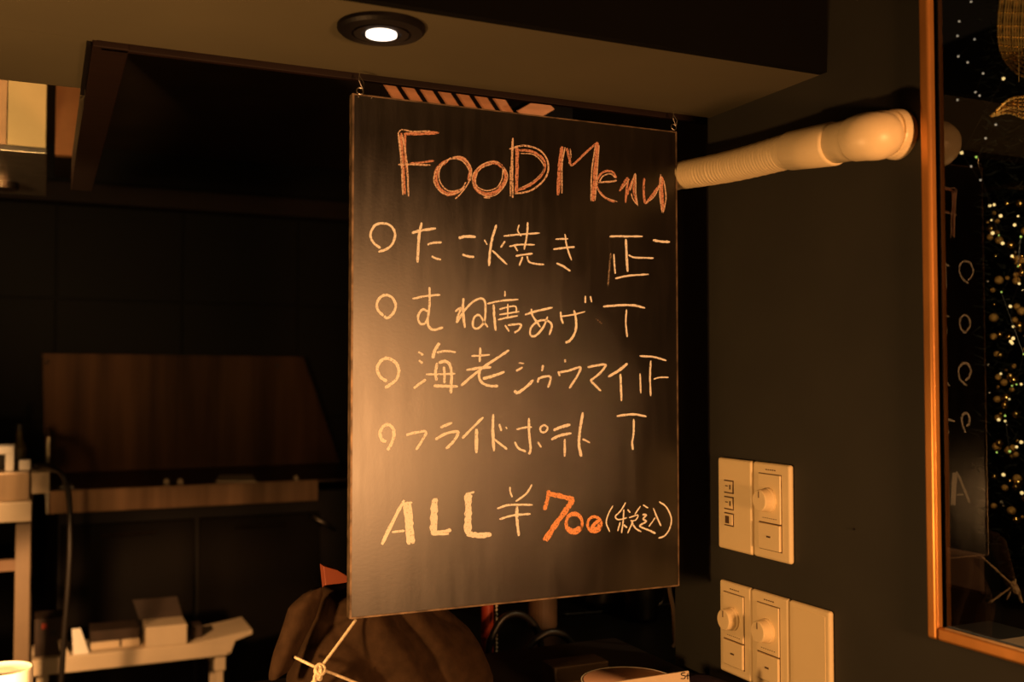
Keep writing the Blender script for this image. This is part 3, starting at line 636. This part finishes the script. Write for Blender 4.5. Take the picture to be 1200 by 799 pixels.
# stainless counter with splashback
KY = 3.95; ka = onY(58, 575, KY); kb_ = onY(372, 570, KY); KZ = ka.z
kc = thing('kitchen_counter', 'long stainless kitchen counter against the far wall', 'counter', (ka.x, KY, 0))
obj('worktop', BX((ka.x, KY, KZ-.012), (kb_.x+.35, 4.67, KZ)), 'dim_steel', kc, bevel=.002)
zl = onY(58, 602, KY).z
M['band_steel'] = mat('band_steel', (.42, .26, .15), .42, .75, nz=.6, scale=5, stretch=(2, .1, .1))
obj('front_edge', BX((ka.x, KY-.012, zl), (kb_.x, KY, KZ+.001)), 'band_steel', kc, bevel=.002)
q0 = onY(50, 500, KY-.02)
obj('end_panel', BX((ka.x-.012, KY-.01, zl), (ka.x-.001, 4.66, KZ+.19)), 'steel', kc, bevel=.002)
obj('cabinet_body', BX((ka.x+.03, KY+.06, .06), (kb_.x+.30, 4.66, zl+.03)), 'dark', kc)
w_ = (kb_.x-ka.x)/2
for i in range(2):
    f = obj('door', BX((ka.x+.04+i*w_, KY+.035, .10), (ka.x+.02+(i+1)*w_, KY+.058, zl-.05)), mat('door_brown', (.008, .005, .003), .6, nz=.4, scale=4, spec=.2), kc, bevel=.003)
    obj('handle', tube(NB(), [(ka.x+.05+(i+.25)*w_, KY+.025, zl-.09), (ka.x+.05+(i+.65)*w_, KY+.025, zl-.09)], .006, 8), 'dim_steel', f)
SPY = 4.68
sp_ = [onY(50, 414, SPY), onY(355, 418, SPY), onY(398, 566, SPY), onY(52, 566, SPY)]
for q in sp_[2:]: q.z = KZ+.0005
sb = thing('splashback', 'dull brownish steel splashback with slanted right end behind the counter', 'splashback', (sp_[3].x, SPY, KZ))
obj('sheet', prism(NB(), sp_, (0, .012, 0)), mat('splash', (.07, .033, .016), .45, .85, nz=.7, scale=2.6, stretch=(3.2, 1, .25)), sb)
for px, py in ((55, 424), (325, 428)):
    p = onY(px, py, SPY); obj('screw', lathe(NB(), [(.008, 0), (.008, -.004), (.004, -.006)], (p.x, SPY, p.z), 'Y', 12), 'black', sb)
def sheet(name, label, cat, px0, px1, py0, py1, Z, m, th=.006):
    a = onZ(px0, py1, Z); b = onZ(px1, py1, Z); c = onZ(px1-4, py0, Z); d = onZ(px0+4, py0, Z)
    return tag(obj(name, prism(NB(), [a, b, c, d], (0, 0, th)), m), label, cat)
sheet('paper_sheet', 'pale sheet of paper lying on the stainless counter', 'paper', 253, 300, 558, 565, KZ+.001, 'cream')
sheet('small_dish', 'small white dish near the left end of the stainless counter', 'dish', 70, 86, 567, 572, KZ+.001, 'white')
for px in (195, 211): 
    p = onZ(px, 568, KZ); tag(obj('tap_knob', lathe(NB(), [(.010, 0), (.012, .012), (.007, .022)], (p.x, p.y, KZ+.0005), 'Z', 14), 'cream', smooth=True), 'small pale round knob standing on the counter edge, %s of two' % ('left' if px == 195 else 'right'), 'knob')
p = onZ(347, 563, KZ); tag(obj('tap_knob', lathe(NB(), [(.008, 0), (.010, .012), (.006, .018)], (p.x, p.y, KZ+.0005), 'Z', 14), 'cream', smooth=True), 'single tiny knob near the right end of the counter', 'knob')
# ladle handle catching light at the right
p0 = onY(365, 604, KY-.03); p1 = onY(393, 622, KY-.03)
lh = obj('drain_lever', tube(NB(), [p0, p0.lerp(p1, .5)+Vector((0, 0, .003)), p1], [.006, .009, .005], 10), 'steel', kc, smooth=True); lh['label'] = 'slanting bright metal lever'

# left work table
TY = 3.15
ta = onY(37, 588, TY); tz = ta.z
tb = thing('work_table', 'white-topped work table at the left edge', 'table', (ta.x-.4, TY, 0))
zb2 = onY(37, 611, TY).z
obj('tabletop', BX((ta.x-1.0, TY, zb2), (ta.x, TY+.55, tz)), 'cream', tb, bevel=.003)
l0 = onY(18, 640, TY+.01); l1 = onY(36, 640, TY+.01); M['leg_tan'] = mat('leg_tan', (.16, .11, .065), .6, nz=.2, scale=8)
for x in (l0.x, l0.x-.85):
    for y in (TY+.01, TY+.49): obj('leg', BX((x, y, 0), (x+(l1.x-l0.x), y+.045, zb2)), 'leg_tan', tb, bevel=.002)
r_ = onY(20, 660, TY+.02); obj('crossbar', BX((ta.x-.95, TY+.02, r_.z-.02), (l0.x, TY+.045, r_.z+.01)), 'brown', tb)
# sink box on the table
s0 = onY(36, 582, TY+.02); s1 = onY(36, 553, TY+.02)
stl = thing('steel_box', 'low stainless steel box standing on the white-topped table', 'box', (s0.x, TY+.02, tz))
obj('body', BX((s0.x-.8, TY+.03, tz), (s0.x-.002, TY+.42, s1.z)), mat('box_steel', (.42, .31, .20), .4, .7, nz=.5, scale=4, stretch=(3, .3, .3)), stl, bevel=.004)
obj('side_bracket', BX((s0.x, TY+.05, s1.z-.065), (s0.x+.048, TY+.25, s1.z-.005)), 'cream', stl, bevel=.003)
# white device
e0 = onY(16, 552, TY+.08); e1 = onY(-22, 524, TY+.08)
wd = thing('white_dispenser', 'white frame-shaped dispenser with dark opening on the steel box', 'dispenser', (e0.x-.05, TY+.08, s1.z))
wdx0, wdx1, wzt = e1.x, e0.x, e1.z
obj('top', BX((wdx0, TY+.08, wzt-.022), (wdx1, TY+.20, wzt)), 'white', wd, bevel=.003)
obj('side', BX((wdx1-.022, TY+.08, s1.z), (wdx1, TY+.20, wzt-.022)), 'white', wd, bevel=.002)
obj('side', BX((wdx0, TY+.08, s1.z), (wdx0+.022, TY+.20, wzt-.022)), 'white', wd, bevel=.002)
obj('inner_back', BX((wdx0+.022, TY+.17, s1.z), (wdx1-.022, TY+.19, wzt-.022)), 'black', wd)
obj('roller', tube(NB(), [(wdx1-.055, TY+.10, s1.z+.02), (wdx1-.055, TY+.165, s1.z+.02)], .014, 14), 'cream', wd)
g0 = onY(22, 552, TY+.08); g1 = onY(36, 539, TY+.08)
tag(obj('white_plug', BX((g0.x, TY+.08, s1.z), (g1.x, TY+.12, g1.z)), 'white', bevel=.003), 'small white plug block on the steel box', 'plug')
# green bottle behind
p = onY(40, 580, TY+.5)
t = thing('oil_bottle', 'dim green bottle behind the steel box', 'bottle', (p.x, TY+.48, tz))
for nm, pr, m in (('body', [(.018, 0), (.021, .004), (.021, .12), (.010, .15), (.010, .175)], 'glass_green'), ('cap', [(.012, .175), (.012, .195), (.008, .198)], 'black')):
    obj(nm, lathe(NB(), pr, (p.x-.045, TY+.48, tz), 'Z', 20), m, t, smooth=False)
# black cable
CP = [(40, 547, .0), (50, 547, -.01), (63, 549, -.05), (73, 556, -.08), (79, 572, -.08), (82, 600, -.08), (82, 650, -.08), (79, 700, -.08), (75, 750, -.08), (71, 810, -.08)]
tag(obj('power_cable', tube(NB(), smooth_pts([onY(x, y, TY+dy) for x, y, dy in CP], 6), [.011 if i < 14 else .0075 for i in range(55)], 10), 'rubber', smooth=True), 'black cable curving off the table and hanging down to the floor', 'cable')

# low side table with packages
SY2 = 3.45; LZ = onY(150, 762, SY2).z
la = onY(37, 770, SY2); lb = onY(268, 760, SY2)
lt_ = thing('low_shelf_table', 'low cream shelf table cluttered with cartons near the floor', 'table', ((la.x+lb.x)/2, SY2, 0))
obj('top', BX((la.x, SY2, LZ-.05), (lb.x, SY2+.20, LZ)), 'cream', lt_, bevel=.004)
lp = [Vector((lb.x-.12, SY2-.002, LZ)), Vector((lb.x-.02, SY2-.002, LZ-.012)), Vector((lb.x+.005, SY2-.002, LZ-.045)), Vector((lb.x+.02, SY2-.002, LZ-.004)), Vector((lb.x+.075, SY2-.002, LZ+.012)), Vector((lb.x+.075, SY2-.002, LZ+.026)), Vector((lb.x+.02, SY2-.002, LZ+.018))]
obj('end_lip', prism(NB(), lp, (0, .20, 0)), 'cream', lt_)
for x in (la.x+.02, lb.x-.035):
    for y in (SY2+.02, SY2+.16):
        lg = obj('leg', BX((x, y, 0), (x+.022, y+.022, LZ-.05)), 'cream', lt_, bevel=.002)
        obj('collar', BX((x-.006, y-.006, LZ-.10), (x+.028, y+.028, LZ-.05)), 'cream', lg, bevel=.002)
def carton(label, px0, px1, h, m, y0=.03, dy=.12, name='carton', lid=None, cat='carton'):
    a = onY(px0, 760, SY2+y0); b = onY(px1, 760, SY2+y0)
    t = thing(name, label, cat, ((a.x+b.x)/2, SY2+y0, LZ))
    obj('body', BX((a.x, SY2+y0, LZ+.0005), (b.x, SY2+y0+dy, LZ+h)), m, t, bevel=.002)
    if lid:
        obj('flap', prism(NB(), [(a.x-.01, SY2+y0+dy, LZ+h), (b.x, SY2+y0+dy, LZ+h), (b.x-.015, SY2+y0+dy+.03, LZ+h+lid), (a.x-.03, SY2+y0+dy+.03, LZ+h+lid)], (0, .003, 0)), 'card_dark', t)
    return t, a, b
t, a, b = carton('dark printed carton standing upright at the left end of the low table', 40, 75, .115, 'card_dark')
obj('red_sticker', BX((a.x+.02, SY2+.028, LZ+.085), (a.x+.035, SY2+.03, LZ+.10)), 'red', t)
obj('dark_sticker', BX((a.x+.045, SY2+.028, LZ+.06), (a.x+.065, SY2+.03, LZ+.08)), 'black', t)
t, a, b = carton('wide dark flat carton with pale front strip', 106, 163, .055, 'card_dark', .06, .12)
obj('front_strip', BX((a.x, SY2+.052, LZ+.001), (a.x+.085, SY2+.06, LZ+.022)), 'cream', t)
obj('front_strip', BX((a.x+.092, SY2+.052, LZ+.001), (b.x, SY2+.06, LZ+.022)), 'cream', t)
carton('tan open carton with dark raised flap on the low table', 171, 219, .065, 'cream', .0, .12, lid=.06)
carton('small dim box at the right of the low table', 224, 237, .045, 'card_dark', .05, .06)
a = onY(86, 776, SY2-.004); b = onY(100, 747, SY2+.03)
tag(obj('paper_card', prism(NB(), [(a.x, SY2+.01, LZ+.001), (a.x+.045, SY2+.01, LZ+.001), (a.x+.02, SY2+.035, LZ+.075), (a.x-.005, SY2+.035, LZ+.075)], (0, .003, 0)), 'white'), 'white paper card leaning beside the dark flat carton', 'card')
tag(obj('paper_card', prism(NB(), [(a.x-.035, SY2+.01, LZ+.001), (a.x-.01, SY2+.01, LZ+.001), (a.x-.03, SY2+.03, LZ+.05), (a.x-.045, SY2+.03, LZ+.045)], (0, .003, 0)), 'cream'), 'small cream paper scrap leaning left of the white card', 'card')

# ================================================================== beyond the window: decorated tree, chair and table
tx = onX(1262, 400, 1.75)
TC = Vector((tx.x, tx.y, 0)); TR = .17
tree = thing('christmas_tree', 'dark decorated christmas tree seen through the framed glass', 'tree', TC)
obj('trunk', tube(NB(), [TC, TC+Vector((0, 0, 2.3))], [.03, .008], 10), 'brown', tree)
bm = NB()
def trad(z): return TR*(1.0-.12*max(0, (z-1.2)))*(1 if z > .88 else .5)
for i in range(9000):
    z = random.uniform(.86, 2.3); th = random.uniform(0, 2*math.pi); r0 = trad(z)*math.sqrt(random.random())
    p = TC+Vector((math.cos(th)*r0, math.sin(th)*r0, z)); d = Vector((math.cos(th), math.sin(th), random.uniform(-.5, .7)))+Vector([random.uniform(-.7, .7) for _ in range(3)])
    d.normalize(); s = d.cross(Vector([random.uniform(-1, 1) for _ in range(3)])).normalized()*.0009; L_ = random.uniform(.012, .028)
    a, b, c = bm.verts.new(p-s), bm.verts.new(p+s), bm.verts.new(p+d*L_); bm.faces.new((a, b, c))
nd = obj('needles', bm, 'needle', tree); nd['kind'] = 'stuff'
def sph(name, p, r, m, label, cat, group, ic=2):
    bm = NB(); bmesh.ops.create_icosphere(bm, subdivisions=ic, radius=r, matrix=Matrix.Translation(p))
    return tag(obj(name, bm, m, smooth=True), label, cat, group)
# baubles on the side that faces the glass
src = {}
cnt = {'gold': 34, 'gold_matt': 40, 'silver': 12}
for m_, n_ in cnt.items():
    for i in range(n_):
        px = 1156+46*random.random()**.8; py = random.uniform(235, 615)
        th0 = math.radians(random.uniform(-20, 20))
        d = ray(px, py); d2 = Vector((d.x, d.y)).normalized()
        # nearest meeting of this ray with the tree's column
        e = Vector((TC.x, TC.y)); tca = e.dot(d2); per = (e-d2*tca).length; R_ = TR+.004
        if per > R_: dist = tca
        else: dist = tca-math.sqrt(R_*R_-per*per)
        sc = dist/Vector((d.x, d.y)).length; p = EYE+d*sc
        r = random.uniform(.003, .0085) if m_ != 'silver' else random.uniform(.002, .004)
        if m_ not in src:
            src[m_] = sph('bauble', p, 1.0, m_, {'gold': 'shiny gold bauble hanging on the dark tree behind the glass', 'gold_matt': 'matt gold glitter bauble hanging on the dark tree behind the glass', 'silver': 'tiny silver bauble hanging on the dark tree behind the glass'}[m_], 'bauble', {'gold': 'shiny gold baubles', 'gold_matt': 'matt gold baubles', 'silver': 'silver baubles'}[m_])
            o = src[m_]
            for v in o.data.vertices: v.co.z -= 1.0
        else: o = src[m_].copy(); C.objects.link(o)
        o.location = p; o.scale = (r, r, r)
def bulbs(label, pos, m, base):
    t = thing('light_string', label, 'string lights', base)
    bm = NB()
    for p, r in pos: bmesh.ops.create_icosphere(bm, subdivisions=1, radius=r, matrix=Matrix.Translation(p))
    o = obj('bulbs', bm, m, t); o['kind'] = 'stuff'
    P = sorted([p for p, r in pos], key=lambda q: q.z)
    obj('wire', tube(NB(), [q+Vector((.002, .002, 0)) for q in P], .0004, 5), 'rubber', t)
def tp(px, py, X=1.55): return onX(px, py, X)
P1 = [(1138, 2), (1124, 25), (1122, 42), (1142, 46), (1123, 66), (1134, 73), (1152, 86), (1143, 108), (1122, 117), (1148, 112), (1167, 146), (1155, 162), (1127, 179), (1138, 195), (1149, 211)]
bulbs('string of faint pale points hanging in the dark, left of the tree', [(tp(a, b, 1.5), .0022) for a, b in P1], 'bulb_pale', tp(1135, 211, 1.5))
P2 = [(1127, 179), (1165, 240), (1160, 241), (1176, 92), (1175, 285), (1186, 300)]+[(random.uniform(1160, 1200), random.uniform(240, 610)) for _ in range(20)]
bulbs('string of warm glowing points wound round the dark tree', [(tp(a, b, 1.48), random.uniform(.0018, .0034)) for a, b in P2], 'bulb_warm', tp(1180, 600, 1.48))
P3 = [(1144, 184), (1193, 312), (1186, 452), (1168, 530)]+[(random.uniform(1165, 1200), random.uniform(260, 600)) for _ in range(7)]
bulbs('string of yellow-green glowing points on the dark tree', [(tp(a, b, 1.46), random.uniform(.0014, .0024)) for a, b in P3], 'bulb_green', tp(1180, 600, 1.46))
# beaded golden ornaments
def beads(label, paths, X, base):
    t = thing('beaded_ornament', label, 'ornament', tp(*base, X)); bm = NB(); b2 = NB()
    for k, pts in enumerate(paths):
        P = smooth_pts([tp(a, b, X+.004*math.sin(k*2.1)) for a, b in pts], 9)
        tube(bm, P, [.0022+.0006*math.sin(i*2.3) for i in range(len(P))], 7)
        for i in range(0, len(P), 3): bmesh.ops.create_icosphere(b2, subdivisions=1, radius=.0017, matrix=Matrix.Translation(P[i]+Vector((-.003, 0, 0))))
    obj('twisted_wire', bm, 'gold_matt', t, smooth=True); q = obj('beads', b2, 'gold', t); q['kind'] = 'stuff'
    obj('hanging_thread', tube(NB(), [tp(base[0]+14, base[1]-30, X), tp(base[0]+14, base[1]-600, X)], .0005, 5), 'gold_matt', t)
beads('large looped golden bead ornament at the upper right edge', [[(1175+i*3.2, -20), (1170+i*3.4, 30), (1174+i*3, 62), (1190+i*2.4, 84-i*4), (1212, 94-i*5)] for i in range(10)], 1.42, (1186, 84))
beads('golden feather-shaped bead ornament below the looped one', [[(1162, 136), (1182, 132-i*3), (1200, 138-i*5), (1216, 140-i*6)] for i in range(6)], 1.34, (1180, 126))
# chair and table beyond the glass
ch = onX(1108, 690, 1.40); c2 = onX(1163, 690, 1.40)
cr = thing('chair', 'dark chair with brown leather backrest seen low through the glass', 'chair', (1.40, (ch.y+c2.y)/2, 0))
zt_ = onX(1135, 645, 1.40).z; zb_ = onX(1135, 690, 1.40).z
obj('backrest', BX((1.38, c2.y, zb_), (1.40, ch.y, zt_)), mat('leather_brown', (.12, .055, .03), .5, nz=.2, scale=9), cr, bevel=.006)
for y in (c2.y-.015, ch.y+.003): 
    obj('leg', BX((1.38, y, 0), (1.40, y+.012, zt_+.02)), 'black', cr)
    obj('leg', BX((1.22, y, 0), (1.24, y+.012, zb_-.20)), 'black', cr)
obj('seat', BX((1.22, c2.y-.01, zb_-.20), (1.40, ch.y+.01, zb_-.17)), 'black', cr, bevel=.006)
tz2 = 1.25-.335
tb2 = thing('side_table', 'table with white cloth seen at the bottom of the glass', 'table', (1.2, .85, 0))
obj('tabletop', BX((.98, .45, tz2-.03), (1.19, 1.02, tz2)), 'black', tb2)
obj('pedestal', lathe(NB(), [(.12, 0), (.12, .01), (.02, .03), (.02, tz2-.03)], (1.1, .78, 0), 'Z', 20), 'black', tb2)
tag(obj('paper_sheet', BX((1.0, .50, tz2+.0002), (1.15, .93, tz2+.004)), 'tan'), 'white sheet on the table behind the bottom of the glass', 'paper')
